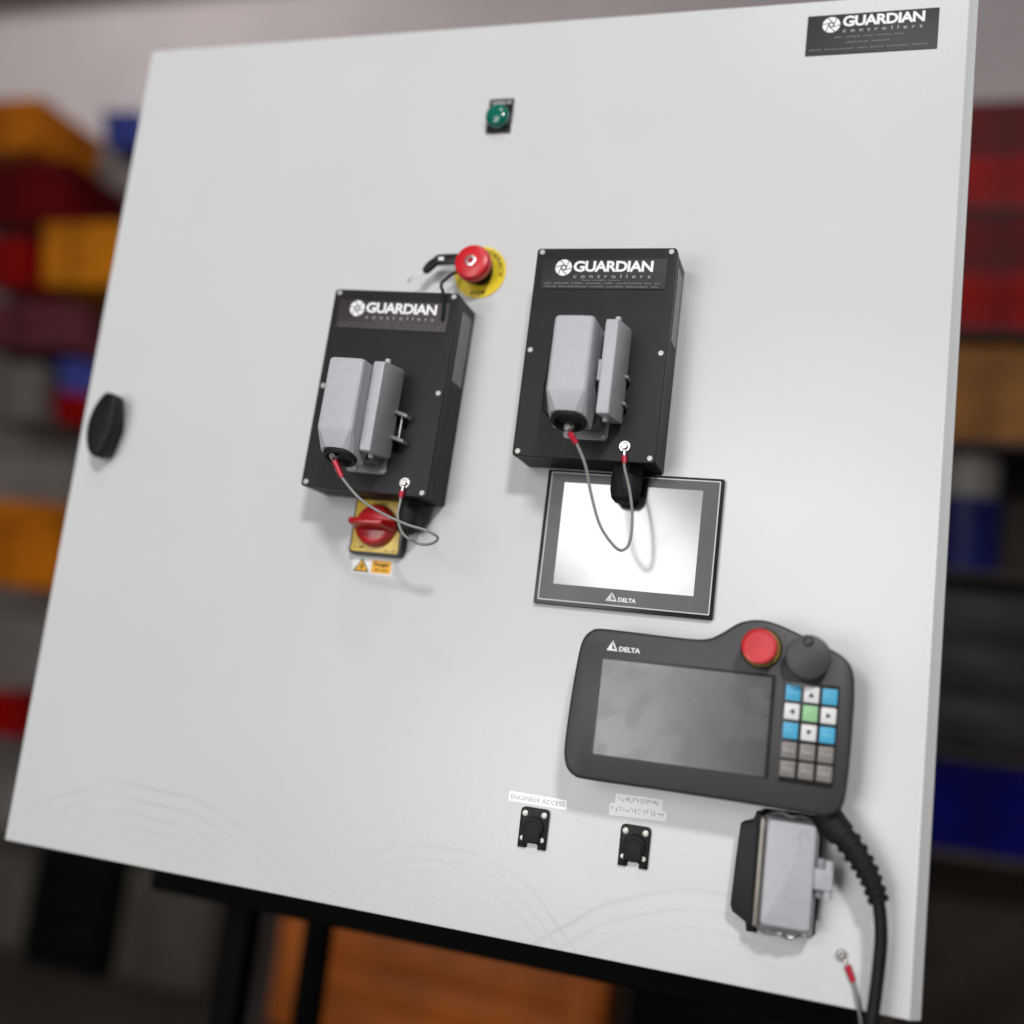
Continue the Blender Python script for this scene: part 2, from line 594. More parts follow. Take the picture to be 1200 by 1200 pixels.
t = thing('bin_panel', 'grey steel panel carrying the orange and red bins left behind the cabinet', 'storage panel', (-2650, 2900, -1000))
b = B()
box(b, -3500, -1850, -2960, -2925, -980, 2600, 6)
obj('panel', b, M['panel_steel'], t)
for k in range(24):
    b = B()
    z = -860 + 145 * k
    loft(b, [[P(x, d, zz) for d, zz in ((-2924, z - 30), (-2912, z + 6), (-2918, z + 6), (-2924, z - 18))] for x in (-3480, -1870)])
    obj('louvre', b, M['panel_steel'], t)
bin_('storage_bin', 'orange bin at the top of the left bin panel', 'storage bin', -3050, -2660, 2335, 2560, M['orange_bin'], group='bins on the left panel')
bin_('storage_bin', 'wide dark red bin beneath the topmost orange bin', 'storage bin', -2980, -2440, 1985, 2255, M['dark_red_bin'], group='bins on the left panel')
bin_('storage_bin', 'small red bin beside the long amber bin', 'storage bin', -2840, -2575, 1690, 1890, M['red_bin'], group='bins on the left panel')
bin_('storage_bin', 'long amber bin below the wide dark red bin', 'storage bin', -2540, -2060, 1690, 1955, M['amber_bin'], group='bins on the left panel')
bin_('storage_bin', 'dull maroon bin hung under the long amber bin', 'storage bin', -2800, -2230, 1400, 1600, M['maroon'], group='bins on the left panel')
bin_('storage_bin', 'pale grey bin left of the small blue and red boxes', 'storage bin', -2700, -2370, 1085, 1320, M['grey_bin'], group='bins on the left panel')
bin_('storage_bin', 'small red box with a blue box on top', 'storage bin', -2315, -2145, 1085, 1205, M['red_bin'], depth=400, group='bins on the left panel')
bin_('storage_bin', 'small blue box stacked on the small red box', 'storage bin', -2315, -2165, 1207, 1345, M['blue_bin'], depth=400, group='bins on the left panel')
bin_('storage_bin', 'big orange bin at the height of the door handle', 'storage bin', -2600, -2120, 385, 735, M['orange_bin'], group='bins on the left panel')
bin_('storage_bin', 'small red bin hung lowest, by the cabinet corner', 'storage bin', -2420, -2190, -215, -40, M['red_bin'], group='bins on the left panel')
bin_('storage_bin', 'small blue box beside the top corner of the cabinet', 'storage bin', -2330, -2140, 2335, 2470, M['blue_bin'], depth=400, group='bins on the left panel')

shelf_unit('steel_shelving', 'steel shelving of red bins right behind the cabinet', 1080, 2200, -1000, 2560,
           (-95, 195, 755, 1175, 1545, 1965), back=(-990, 2350))
for z0, z1, lab, mt in ((2132, 2330, 'dark red bin topmost in the right hand stack', 'dark_red_bin'),
                        (1965, 2130, 'red bin second from the top on the right shelving', 'red_bin'),
                        (1722, 1925, 'dark red bin third from the top on the right shelving', 'dark_red_bin'),
                        (1545, 1720, 'red bin just above the brown cardboard box', 'red_bin')):
    bin_('storage_bin', lab, 'storage bin', 1150, 1600, z0, z1, M[mt], group='bins on the right shelving')
b = B()
box(b, 1130, 1560, -2860, -2510, 1175, 1490, 8)
box(b, 1328, 1372, -2858, -2508.5, 1176, 1491.5)
tag(obj('cardboard_box', b, M['card'], base=(1345, 2685, 1175)), 'brown cardboard box under the red bins on the right', 'box')
b = B()
cyl(b, (1250, 2680, 1004), (1250, 2680, 1130), 110, 118, 28)
cyl(b, (1250, 2680, 1130), (1250, 2680, 1142), 124, 120, 28)
tag(obj('paint_tin', b, M['grey_bin'], base=(1250, 2680, 1004)), 'grey round tin standing on the navy drum', 'tin')
b = B()
for za, zb, r in ((755, 765, 118), (765, 850, 124), (850, 862, 130), (862, 985, 124), (985, 1002, 130)):
    cyl(b, (1250, 2680, za), (1250, 2680, zb), r, r, 28)
tag(obj('drum', b, M['navy'], base=(1250, 2680, 755)), 'navy blue drum under the grey tin at the right', 'drum')
b = B()
box(b, 1122, 1560, -2880, -2520, 195, 700, 10)
for k in range(3):
    box(b, 1140, 1540, -2515, -2506, 215 + 160 * k, 360 + 160 * k, 6)
tag(obj('drawer_cabinet', b, M['dark_grey'], base=(1340, 2700, 195)), 'dark grey steel drawer cabinet on the right shelving', 'cabinet')
bin_('crate', 'deep blue crate on the lowest shelf at the right', 'crate', 1140, 1640, -95, 165, M['deep_blue'])

# wooden crate, cupboards and added black block seen under the stand
t = thing('wooden_crate', 'orange brown wooden crate on the floor under the cabinet', 'crate', (-310, 2650, -1000))
for k in range(3):
    b = B()
    z0 = -1000 + 118 * k
    box(b, -880, 270, -2480, -2455, z0 + 3, z0 + 114, 4)
    obj('plank', b, M['crate_wood'], t)
b = B()
box(b, -875, 265, -2850, -2482, -998, -655, 6)
obj('box_body', b, M['crate_wood'], t)
for x in (-840, 160):
    b = B()
    box(b, x, x + 70, -2453, -2430, -1000, -650, 4)
    obj('batten', b, M['crate_wood'], t)
b = B()
box(b, -1560, -1170, -2900, -2500, -1000, -600, 12)
box(b, -1540, -1190, -2497, -2488, -980, -620, 6)
tag(obj('cupboard', b, M['cupboard'], base=(-1365, 2700, -1000)), 'grey brown cupboard behind the left legs of the stand', 'cupboard')
b = B()
box(b, -2450, -1960, -2900, -2500, -1000, -640, 12)
box(b, -2430, -1980, -2497, -2488, -980, -660, 6)
tag(obj('cupboard', b, M['cupboard'], base=(-2205, 2700, -1000)), 'grey brown cupboard at the bottom left corner of the picture', 'cupboard')
b = B()
box(b, 330, 1080, -2900, -2500, -1000, -420, 12)  # added black block, keeps the area under the stand dark
for k in range(2):
    box(b, 350 + 360 * k, 700 + 360 * k, -2497, -2488, -980, -440, 6)
tag(obj('dark_backdrop', b, M['stand'], base=(705, 2700, -1000)), 'black backdrop block added beside the orange wooden crate', 'backdrop')

b = B()
box(b, -1930, -1590, -2860, -2440, -960, -560, 14)
for k in range(3):
    box(b, -1915, -1605, -2436, -2428, -945 + 128 * k, -830 + 128 * k, 6)
for x in (-1900, -1620):
    for y in (2480, 2800):
        cyl(b, (x - 12, y, -975), (x + 12, y, -975), 25, 25, 16)
tag(obj('tool_trolley', b, M['stand'], base=(-1760, 2650, -1000)), 'black tool trolley between the two dull cupboards at the bottom left', 'tool trolley')

# stand that carries the cabinet
t = thing('cabinet_stand', 'black steel stand carrying the grey control cabinet', 'stand', (500, 550, -1000))
b = B()
box(b, 2, 975, -800, -300, -99, -4, 5)
obj('top_frame', b, M['stand'], t)
for x, y in ((30, 470), (30, 750), (900, 470), (900, 750)):
    b = B()
    box(b, x, x + 42, -(y + 40), -y, -1000, -100, 4)
    obj('leg', b, M['stand'], t)
b = B()
box(b, 74, 898, -785, -760, -900, -860, 4)
obj('rail', b, M['stand'], t)

# ------------------------------------------------------------------ control cabinet
cab = thing('control_cabinet', 'large pale grey control cabinet door filling the picture', 'control cabinet', (493, 0, 0))
b = B()
box(b, 6, 985, -420, -21, 2, 998, 4)
obj('cabinet_body', b, M['body'], cab)
b = B()
prof = [(0, -20), (0, -1.6), (0.4, -0.7), (1.4, 0), (983.8, 0), (985.0, 0.35), (986.2, 0.45), (987.2, -0.15), (988.0, -1.0), (995.6, -7.0), (996.4, -8.6), (996.6, -10), (996.6, -20)]
rings = []
for z, k in ((0, 1.5), (0.5, 0.5), (1.5, 0), (998.5, 0), (999.5, 0.5), (1000, 1.5)):
    rings.append([P(min(max(x, k), 996.6 - k) if d < -1 else x, d - (k if d > -9 else 0), z) for x, d in prof])
loft(b, rings)
obj('door', b, M['door'], cab, angle=25)

# latch on the left edge
b = B()
lathe(b, 46.5, 493.5, [(24, 0.2), (24, 5), (22.5, 7.5), (13, 9), (12, 13)], 36, 0.66)
latch = obj('latch_handle', b, M['black'], cab)
b = B()
wing = [(49, 531), (57, 532), (66.5, 528), (69.5, 512), (69, 490), (64, 468), (57.5, 456), (50, 453.5), (40, 461), (34, 478), (33.5, 497), (39, 516)]
wing = [(v.x, v.y) for v in spline([(x - 2.5, z, 0) for x, z in wing], 4, True)]
prism(b, wing, 12, 29, 4.5, 4)
obj('wing', b, M['black'], latch)

# nameplate at the top right
b = B()
prism(b, rrect(828, 958.5, 936, 982, 0.8, 2), 0.1, 0.9, 0.2)
np_ = tag(obj('nameplate', b, M['plate'], base=(893, 0, 936)), 'black maker\'s nameplate alone in the top right corner of the door', 'sign')
b = B()
glyphs(b, 'GUARDIAN', 864, 945, 967.2, 979.6, 1.0, 0.035, track=0.92)
obj('lettering', b, M['white'], np_)
b = B()
glyphs(b, 'controllers', 864.5, 943, 960.6, 964.9, 1.0, 0.01, track=2.0)
obj('small_lettering', b, M['soft_print'], np_)
b = B()
emblem(b, 852.5, 970.3, 9.4, 1.0)
obj('emblem', b, M['white'], np_)
b = B()
rnd = random.Random(3)
smudge_line(b, 856, 925, 954.6, 1.7, 1.0, (4, 7, 5, 7, 4), rnd)
smudge_line(b, 868, 912, 948.2, 1.7, 1.0, (9, 7), rnd)
smudge_line(b, 831, 950, 941.2, 1.7, 1.0, (5, 11, 4, 5, 8, 6), rnd)
obj('small_print', b, M['dimprint'], np_)

# green pilot lamp
t = thing('pilot_lamp', 'round green pilot lamp on a small black legend plate', 'indicator lamp', (494.5, 0, 883))
b = B()
prism(b, rrect(479.5, 509.2, 862.3, 904.6, 1.2, 2), 0.1, 2.0, 0.5)
obj('legend_plate', b, M['gloss_black'], t)
b = B()
glyphs(b, 'CONTROL ON', 482.5, 506.5, 898.2, 901.2, 2.1, 0.02)
obj('lettering', b, M['white'], t)
b = B()
lathe(b, 494.3, 879.0, [(15.0, 2), (15.0, 4.5), (14.4, 5.6), (13.2, 5.8)], 40)
obj('bezel_ring', b, M['gloss_black'], t)
b = B()
lathe(b, 494.3, 879.0, [(13.6, 5.6), (13.7, 11)] + [(13.5 * math.cos(a), 11 + 5.5 * math.sin(a)) for a in (0.15, 0.3, 0.45, 0.6, 0.75, 0.9, 1.05, 1.2, 1.35, 1.56)], 48)
obj('lens', b, M['lens'], t)

# emergency stop
t = thing('emergency_stop', 'red mushroom emergency stop on a round yellow plate between the black boxes', 'emergency stop', (495, 0, 694.5))
b = B()
lathe(b, 495, 694.5, [(30.3, 0.1), (30.3, 1.2), (29.8, 1.6), (5, 1.6)], 56)
obj('legend_disc', b, M['yellow'], t)
b = B()
glyphs(b, 'STOP', 0, 1, 0, 5.4, 1.75, 0.045, arc=(495, 694.5, 22.4, -88, 42, True))
glyphs(b, 'EMERGENCY', 0, 1, 0, 4.8, 1.75, 0.02, arc=(495, 694.5, 22.6, 60, 150, False))
obj('lettering', b, M['gloss_black'], t)
b = B()
lathe(b, 495, 694.5, [(15.5, 1.7), (15.5, 8), (13.2, 9), (13.2, 20)], 40)
obj('collar', b, M['black'], t)
b = B()
lathe(b, 495, 694.5, [(14.5, 18), (18.5, 19), (20.3, 21.5), (20.6, 25), (20.1, 29), (18.4, 32), (15.5, 33.4), (9, 34)], 48)
btn = obj('mushroom_head', b, M['red'], t)
b = B()
lathe(b, 495, 694.5, [(6.2, 33.6), (6.2, 34.8), (5.4, 35.2), (3.4, 35.2), (3.3, 33.9)], 28)
lk = obj('key_lock', b, M['steel'], btn)
b = B()
box(b, 494.2, 495.8, 33.95, 34.4, 692.2, 696.8)
obj('key_slot', b, M['rubber'], btn)

# key and cable tie at the emergency stop
t = thing('small_key', 'small black headed key sticking out to the left of the emergency stop', 'key', (452, -22, 690))
b = B()
prism(b, [(474, 707), (452, 706), (447.5, 703.5), (450, 694.5), (474, 696)], 19, 25, 1.0)
kc = obj('key_head', b, M['gloss_black'], t)
b = B()
box(b, 453, 459.5, 25, 25.4, 698.5, 702.5, 0.4)
obj('key_window', b, M['white'], kc)
b = B()
prism(b, [(v.x, v.y) for v in spline([(451, 703.5, 0), (453.5, 699, 0), (451, 694, 0), (443, 686, 0), (437.5, 684.5, 0), (436, 689, 0), (441, 697, 0)], 3, True)], 20.5, 26, 1.2)
obj('key_sleeve', b, M['black'], t)
b = B()
prism(b, [(440, 689.5), (438.2, 687), (420, 673.2), (418.6, 675), (420, 677)], 22.4, 24, 0.2)
obj('key_blade', b, M['steel'], t)
b = B()
tube(b, spline([P(482, 12, 692), P(474, 15, 689), P(469, 19, 685), P(465.5, 26, 676), P(466, 36, 668), P(470, 46, 660), P(474, 53.5, 654.5), P(477.5, 58, 650.5), P(480, 58.6, 642), P(481.5, 58.8, 630), P(481.5, 58.6, 617)], 6), 1.8, 8)
tube(b, spline([P(482, 12, 692), P(480.5, 11.5, 701), P(486, 11.5, 709.5), P(497, 11.5, 711.8), P(508, 11.5, 706), P(512, 11.5, 694), P(507, 11.5, 682), P(495, 11.5, 677.2), P(484, 11.5, 682)], 6, True), 1.4, 8)
tag(obj('cable_tie', b, M['rubber'], base=(480, -12, 692)), 'thin black cable tie looped under the red emergency stop head', 'cable tie')


# ------------------------------------------------------------------ the two black connector boxes
def connector_box(label, cx, cz, rot, lidx, sign_mat, wires, lean, lug_x, seed):
    t = thing('connector_box', label, 'connector box', (cx, 0, cz), rot, 'black connector boxes')
    L = dict(local=True)
    b = B()
    prism(b, rrect(-73, 73, -111, 111, 3, 3), 0.2, 43.4, 0.4)
    obj('enclosure', b, M['blackbox'], t, **L)
    b = B()
    prism(b, rrect(-73.4, 73.4, -111.4, 111.4, 3.2, 3), 43.6, 55, 0.9)
    lid = obj('front_cover', b, M['blackbox'], t, **L)
    b = B()
    prism(b, rrect(-72, 72, -110, 110, 3, 3), 43.35, 43.65)
    obj('gasket', b, M['rubber'], t, **L)
    for x in (-67.7, 67.7):
        for z in (-106.6, 0.5, 107):
            b = B()
            lathe(b, x, z, [(3.0, 54.9), (3.0, 55.6), (2.3, 56.1), (0.9, 56.1), (0.8, 55.5)], 14)
            obj('screw', b, M['zinc'], t, **L)
    b = B()
    prism(b, rrect(-65, 65, 67, 99.5, 0.6, 2), 55.05, 56.0, 0.2)
    sg = obj('nameplate', b, sign_mat, t, **L)
    b = B()
    glyphs(b, 'GUARDIAN', -32, 51, 85.2, 97.2, 56.1, 0.035, track=0.92)
    obj('lettering', b, M['white'], sg, **L)
    b = B()
    glyphs(b, 'controllers', -31, 49, 78.6, 82.6, 56.1, 0.0, track=2.0)
    obj('small_lettering', b, M['soft_print'], sg, **L)
    b = B()
    emblem(b, -42.6, 89.8, 9.3, 56.1)
    obj('emblem', b, M['white'], sg, **L)
    b = B()
    r = random.Random(seed)
    smudge_line(b, -22, 18, 75.6, 1.3, 56.1, (4, 6, 5), r)
    smudge_line(b, -62, 60, 72.2, 1.7, 56.1, (4, 8, 6, 8, 5, 13, 4, 3), r)
    smudge_line(b, -61, 58, 68.6, 1.7, 56.1, (5, 12, 6, 7, 9, 3), r)
    obj('small_print', b, M['dimprint' if seed == 6 else 'faint_print'], sg, **L)
    # glossy label on the right-hand flank
    b = B()
    for zz in [0]:
        vs = [b.verts.new(Vector((73.3, -d, z))) for d, z in ((8, 20), (38, 20), (38, 98), (8, 98))]
        b.faces.new(vs)
    obj('side_label', b, M['side_label'], t, **L)
    # bulkhead housing
    b = B()
    prism(b, rrect(-21.5, 24.5, -92, 20, 4.5, 4), 55.05, 59, 0.7)
    hs = obj('bulkhead_housing', b, M['cast_dark'], t, **L)
    b = B()
    box(b, -20, 19.5, 58.5, 84, -83, 12, 3)
    obj('housing_wall', b, M['cast_dark'], hs, **L)
    for x, z in ((-10.5, -88), (20, -88.5)):
        b = B()
        lathe(b, x, z, [(2.6, 58.9), (2.6, 60), (1.8, 60.5), (0.4, 60.5)], 14)
        obj('screw', b, M['zinc'], hs, **L)
    b = B()
    box(b, -20.6, 15.6, 84, 86.2, -82, 9, 2)
    obj('seal', b, M['rubber'], hs, **L)
    for z in (-27, -54):
        b = B()
        prism(b, [(26, z - 0.5), (lug_x - 9, z - 3.0), (lug_x, z - 5.0), (lug_x + 0.5, z - 1.6), (lug_x - 8, z + 1.0), (26, z + 3)], 60, 72, 1.0)
        obj('hinge_lug', b, M['cast_dark'], hs, **L)
    b = B()
    cyl(b, P(lug_x - 8, 65, -55), P(lug_x - 8, 65, -27), 1.5)
    obj('hinge_pin', b, M['steel'], hs, **L)
    b = B()
    prism(b, [(-24, 24), (-37, 12), (-38.5, 9), (-37.5, -22), (-40.5, -45), (-39, -69), (-35, -74), (-24, -76)], 66, 84, 1.5)
    obj('locking_lever', b, M['black'], t, **L)
    # hood plugged into the housing
    b = B()

    def sec(z, xa, xb, da, db, c, crown=0.8):
        xm = (xa + xb) / 2
        pts = [(xa, da), (xa, db - c), (xa + 0.35 * c, db - 0.35 * c), (xa + c, db), (xm, db + crown), (xb - c, db), (xb - 0.35 * c, db - 0.35 * c), (xb, db - c), (xb, da)]
        return [P(x, d, z) for x, d in pts]
    loft(b, [sec(10, -20, 15, 87, 132.5, 3.5, 0.3), sec(9, -21.2, 16.2, 86.4, 134.2, 3.4), sec(6.5, -22, 17, 86.2, 135, 3.2), sec(-62, -22.3, 17.3, 86.2, 135, 3.0),
             sec(-64.5, -22.3, 17.3, 86.2, 134.6, 3.4), [p + Vector((0, 0, (-p.y - 112) * 0.3)) for p in sec(-86.5, -20.8, 15.8, 97, 128.5, 9)]])
    hood = obj('plug_hood', b, M['cast'], t, angle=13, **L)
    b = B()
    seg = 28
    tilt = Matrix.Translation(Vector((-2.5, -112, -86))) @ Matrix.Rotation(math.radians(-16.7), 4, 'X')
    prof = [(15.6, 6), (17.4, 5), (17.4, -3.2), (16.2, -4.6), (13.6, -4.6), (12.0, -0.6), (4, -0.5)]
    loft(b, [[tilt @ Vector((rr * math.cos(2 * math.pi * k / seg), rr * math.sin(2 * math.pi * k / seg), z)) for k in range(seg)] for rr, z in prof])
    obj('cable_entry', b, M['rubber'], hood, **L)
    # sprung lid standing open beside the hood
    b = B()
    x0, x1 = lidx, lidx + 12.5
    out = [(64, -74), (67, -76.3), (111, -79.6), (114, -78.6), (115, -76), (115, 10), (114, 13.4), (110.5, 15), (70, 19.8), (65.5, 18.6), (64, 15)]
    loft(b, [[P(x + lean * (115 - dd), dd, zz) for dd, zz in inset(out, k)] for x, k in ((x0, 1.2), (x0 + 0.4, 0.4), (x0 + 1.2, 0), (x1 - 1.0, 0), (x1 - 0.3, 0.3), (x1, 1.1))])
    ld = obj('sprung_lid', b, M['cast'], t, angle=22, **L)
    b = B()
    box(b, x0 - 3.2, x0 + 0.2, 98, 114, -47, -26, 1.2)
    obj('catch', b, M['cast'], ld, **L)
    for p, q, r in (((x0 + 8.6, 100, 13), (x0 + 8.6, 100, 20.5), 3.4), ((x0 + 6.5, 98, -77), (x0 + 6.5, 98, -83), 3.4)):
        b = B()
        cyl(b, P(*p), P(*q), r, r * 0.85, 14)
        obj('peg', b, M['cast'], ld, **L)
    # cable gland under the box
    b = B()
    gx = 41 if wires[0][0] > 600 else 44
    gs = 1.0 if wires[0][0] > 600 else 0.82
    cyl(b, (gx, -25, -111), (gx, -25, -119), 17 * gs, 17 * gs, 6)
    cyl(b, (gx, -25, -119), (gx, -25, -135), 16 * gs, 15.6 * gs, 22)
    cyl(b, (gx, -25, -135), (gx, -25, -143), 15.6 * gs, 13.5 * gs, 22)
    cyl(b, (gx, -25, -143), (gx, -25, -147), 13.5 * gs, 9.5 * gs, 22)
    obj('cable_gland', b, M['rubber'], t, **L)
    # tether: terminal on the hood, red crimps, grey lead, terminal on the cover (world millimetres)
    pts = [P(*p) for p in wires]
    b = B()
    tube(b, spline(pts, 8), 1.45, 8)
    ld2 = obj('tether_lead', b, M['lead'], t)
    b = B()
    p, q = pts[0], pts[1]
    b2 = P(wires[0][0] - 1.2, wires[0][1] + 1.5, wires[0][2] + 4.5)
    cyl(b, b2 + Vector((0, 3.0, 2)), b2 + Vector((0, -2.5, -1.0)), 4.6, 3.4, 14)
    cyl(b, b2 + Vector((0, -2.5, -1.0)), p, 2.2, 2.0, 10)
    obj('ring_terminal', b, M['steel'], ld2)
    b = B()
    cyl(b, p, pts[2] + (pts[3] - pts[2]) * 0.12, 2.9, 2.6, 12)
    obj('crimp_sleeve', b, M['crimp'], ld2)
    e, f, g = pts[-1], pts[-2], pts[-3]
    b = B()
    lathe(b, e.x, e.z, [(6.0, 55.2), (6.0, 56.6), (5.4, 57), (4.2, 57), (4.0, 56.2), (3.4, 56.2), (3.4, 59.4), (2.7, 60.2), (1.4, 60.2), (1.2, 59.0)], 22)
    cyl(b, e + (f - e) * 0.3, e + (f - e) * 0.72, 2.4, 2.2, 10)
    obj('ring_terminal', b, M['steel'], ld2)
    b = B()
    cyl(b, e + (f - e) * 0.66, f + (g - f) * 0.25, 2.9, 2.6, 12)
    obj('crimp_sleeve', b, M['crimp'], ld2)
    return t


WL = [(411.8, 118, 446.4), (414.4, 117, 438.9), (418.6, 116, 433.2), (439.8, 110, 412.3), (461.3, 102, 400.5), (486.5, 93, 391.8), (506.9, 85, 387.8), (517.2, 79, 382.6), (510.1, 75, 376.7), (493.7, 71, 376.0), (473.3, 66, 385.8), (463.3, 62, 403.6), (462.6, 59, 419.4), (462.4, 58.5, 425.8), (463.6, 57, 439.8)]
WR = [(650.9, 120, 486.1), (652.5, 119, 484.8), (656.7, 117, 479.7), (667.9, 112, 457.7), (674.8, 104, 431.2), (683.9, 95, 404.9), (696.1, 86, 388.6), (704.4, 80, 384.5), (709.6, 74, 394.0), (708.1, 67, 419.9), (702.0, 62, 445.6), (694.7, 59, 466.2), (692.8, 58.5, 475.7), (691.3, 57, 490.6)]
connector_box('black connector box above the red isolator switch with a grey plug', 419.4, 539.3, math.radians(1.7), 17.6, M['plate_brown'], WL, 0.0, 44, 5)
connector_box('black connector box above the glossy touch panel with a grey plug', 649.8, 586.8, math.radians(0.2), 23.0, M['plate'], WR, 0.06, 41, 6)

# ------------------------------------------------------------------ isolator switch
t = thing('isolator_switch', 'red rotary isolator switch on a square yellow plate', 'rotary switch', (419.5, 0, 398))
b = B()
prism(b, rrect(388.6, 450.2, 366.8, 429, 4, 4), 0.1, 11, 1.2)
obj('base_plate', b, M['gloss_black'], t)
b = B()
prism(b, rrect(391, 446.5, 370, 427, 1.2, 2), 11.05, 12, 0.3)
fp = obj('yellow_plate', b, M['gold'], t)
b = B()
glyphs(b, 'I ON', 413, 427, 421.8, 425.6, 12.1, 0.02)
glyphs(b, 'O OFF', 393.5, 406.5, 372.4, 376, 12.1, 0.02)
rnd = random.Random(8)
smudge_line(b, 431, 444, 371.6, 1.6, 12.1, (4, 4), rnd)
obj('lettering', b, M['gloss_black'], fp)
b = B()
lathe(b, 418.6, 398.5, [(23.5, 12.1), (23.5, 17), (22, 20), (20.5, 23.5), (17, 25)], 48)
kb = obj('knob', b, M['dark_red'], t)
b = B()
loft(b, [[P(x, d, z) for x, z in rrect(*q, r, 3)] for q, r, d in (((395, 442, 391.5, 405.5), 4, 21), ((397, 440, 393.6, 403.6), 3.4, 32), ((398.5, 438.5, 395, 402.4), 3, 42), ((399.4, 437.6, 395.8, 401.6), 2.4, 44.6), ((401, 436, 397, 400.6), 1.4, 45.4))])
obj('grip', b, M['dark_red'], kb)

# warning label
b = B()
prism(b, rrect(390.2, 438.4, 346.8, 364.6, 0.8, 2), 0.1, 0.4)
wl = tag(obj('warning_label', b, M['white'], base=(414, 0, 347)), 'small white and yellow danger label below the isolator switch', 'label')
b = B()
prism(b, [(391.4, 348.8), (411.4, 348.6), (401.6, 363.8)], 0.42, 0.5)
tr = obj('triangle_border', b, M['gloss_black'], wl)
b = B()
prism(b, inset([(391.4, 348.8), (411.4, 348.6), (401.6, 363.8)], 1.25), 0.52, 0.6)
obj('triangle_fill', b, M['amber'], wl)
b = B()
prism(b, [(402.6, 358.4), (399.2, 354.2), (401.5, 354.4), (400.2, 350.2), (404.2, 355.0), (401.9, 354.9), (403.6, 358.2)], 0.62, 0.68)
obj('lightning_bolt', b, M['gloss_black'], wl)
b = B()
prism(b, rrect(413.4, 436.6, 348.6, 362.6, 0.6, 2), 0.42, 0.5)
obj('yellow_field', b, M['amber'], wl)
b = B()
glyphs(b, 'Danger', 416, 434, 355.2, 360.6, 0.6, 0.03)
glyphs(b, '400 volts', 417, 433, 351, 353.6, 0.6, 0.01)
obj('lettering', b, M['gloss_black'], wl)

# ------------------------------------------------------------------ touch panel set into the door
t = thing('touch_panel', 'glossy touch panel in a dark grey frame, reflecting white light', 'touch panel', (694, 0, 404))
b = B()
prism(b, rrect(602.3, 785.2, 332.8, 474, 1.5, 2), 0.1, 6.2, 0.8)
obj('rim', b, M['gloss_black'], t)
b = B()
outer, inner = rrect(606.4, 782, 337, 471.4, 1.2, 2), rrect(607.6, 780.8, 338.2, 470.2, 1.0, 2)
loft(b, [[P(x, 6.25, z) for x, z in outer], [P(x, 6.8, z) for x, z in outer], [P(x, 6.8, z) for x, z in inner], [P(x, 6.25, z) for x, z in inner]], False, False)
obj('silver_line', b, M['silver'], t)
b = B()
prism(b, inner, 6.25, 6.7)
obj('bezel', b, M['bezel_grey'], t)
b = B()
prism(b, rrect(621.4, 765, 354.4, 460.8, 0.5, 2), 6.72, 6.95)
obj('screen', b, M['hmi'], t)
b = B()
tri_logo(b, 677.2, 689.4, 341.9, 351.4, 6.78)
glyphs(b, 'DELTA', 690.4, 708.6, 342.0, 346.4, 6.78, 0.04)
obj('logo', b, M['white'], t)

# ------------------------------------------------------------------ hand-held pendant
t = thing('teach_pendant', 'dark grey hand-held pendant with screen, red stop button and coloured keys', 'hand-held controller', (790, 0, 240))
OUT = [(686, 310.5), (677, 307), (670.5, 298), (667.5, 280), (665, 240), (664, 206), (664.5, 190), (668, 178), (676, 171), (690, 169), (760, 169), (840, 168.5), (890, 167.5), (905, 168), (914, 173), (919, 183), (921, 212), (921.5, 258), (921, 280), (918.5, 296), (911, 306.5), (897, 314), (875, 322.5), (851, 331), (834, 333.5), (817, 329.5), (801, 318), (789, 311.5), (772, 309.7), (738, 310), (710, 310.5)]
OUT = [(v.x, v.y) for v in spline([(x, z, 0) for x, z in OUT], 4, True)]
b = B()
loft(b, [[P(x, d, z) for x, z in inset(OUT, k)] for d, k in ((16, 13), (20, 9), (32, 3), (38, 1.2), (42, 0.6), (55, 0.3))])
obj('back_shell', b, M['pend_dark'], t)
b = B()
loft(b, [[P(x, d, z) for x, z in inset(OUT, k)] for d, k in ((54.8, 0.2), (56.5, 0), (58.2, 0.5), (59.5, 1.6), (60.2, 3.4))])
fr = obj('front_shell', b, M['pend'], t)
b = B()
prism(b, rrect(760, 850, 200, 270, 4, 3), 0.2, 17)
obj('wall_bracket', b, M['black'], t)
b = B()
prism(b, rrect(691.4, 853.2, 192.6, 285, 2, 3), 60.22, 60.4)  # recess shade put in as a black plate, wider at top and right
obj('screen_surround', b, M['gloss_black'], t)
b = B()
prism(b, rrect(693, 849.6, 193.8, 282.2, 0.8, 2), 60.42, 60.7)
obj('screen', b, M['film'], t)
b = B()
tri_logo(b, 695.3, 706.0, 290.7, 300.6, 60.35)
glyphs(b, 'DELTA', 707.4, 727.6, 290.8, 295.4, 60.35, 0.04)
obj('logo', b, M['white'], t)
b = B()
prism(b, rrect(860.6, 908.6, 192.3, 281.4, 2.5, 3), 60.22, 61.0, 0.3)
kp = obj('keypad', b, M['gloss_black'], t)
xs = (869.0, 884.8, 900.5)
zs = (271.0, 254.4, 237.5, 220.4, 204.0)
lay = (('b', '^', 'b'), ('<', 'g', '>'), ('b', 'v', 'b'), ('s', 's', 's'), ('s', 's', 's'))
names = {'b': 'blue key', 'g': 'green key', 's': 'grey key', '^': 'white up arrow key', 'v': 'white down arrow key', '<': 'white left arrow key', '>': 'white right arrow key'}
rnd = random.Random(11)
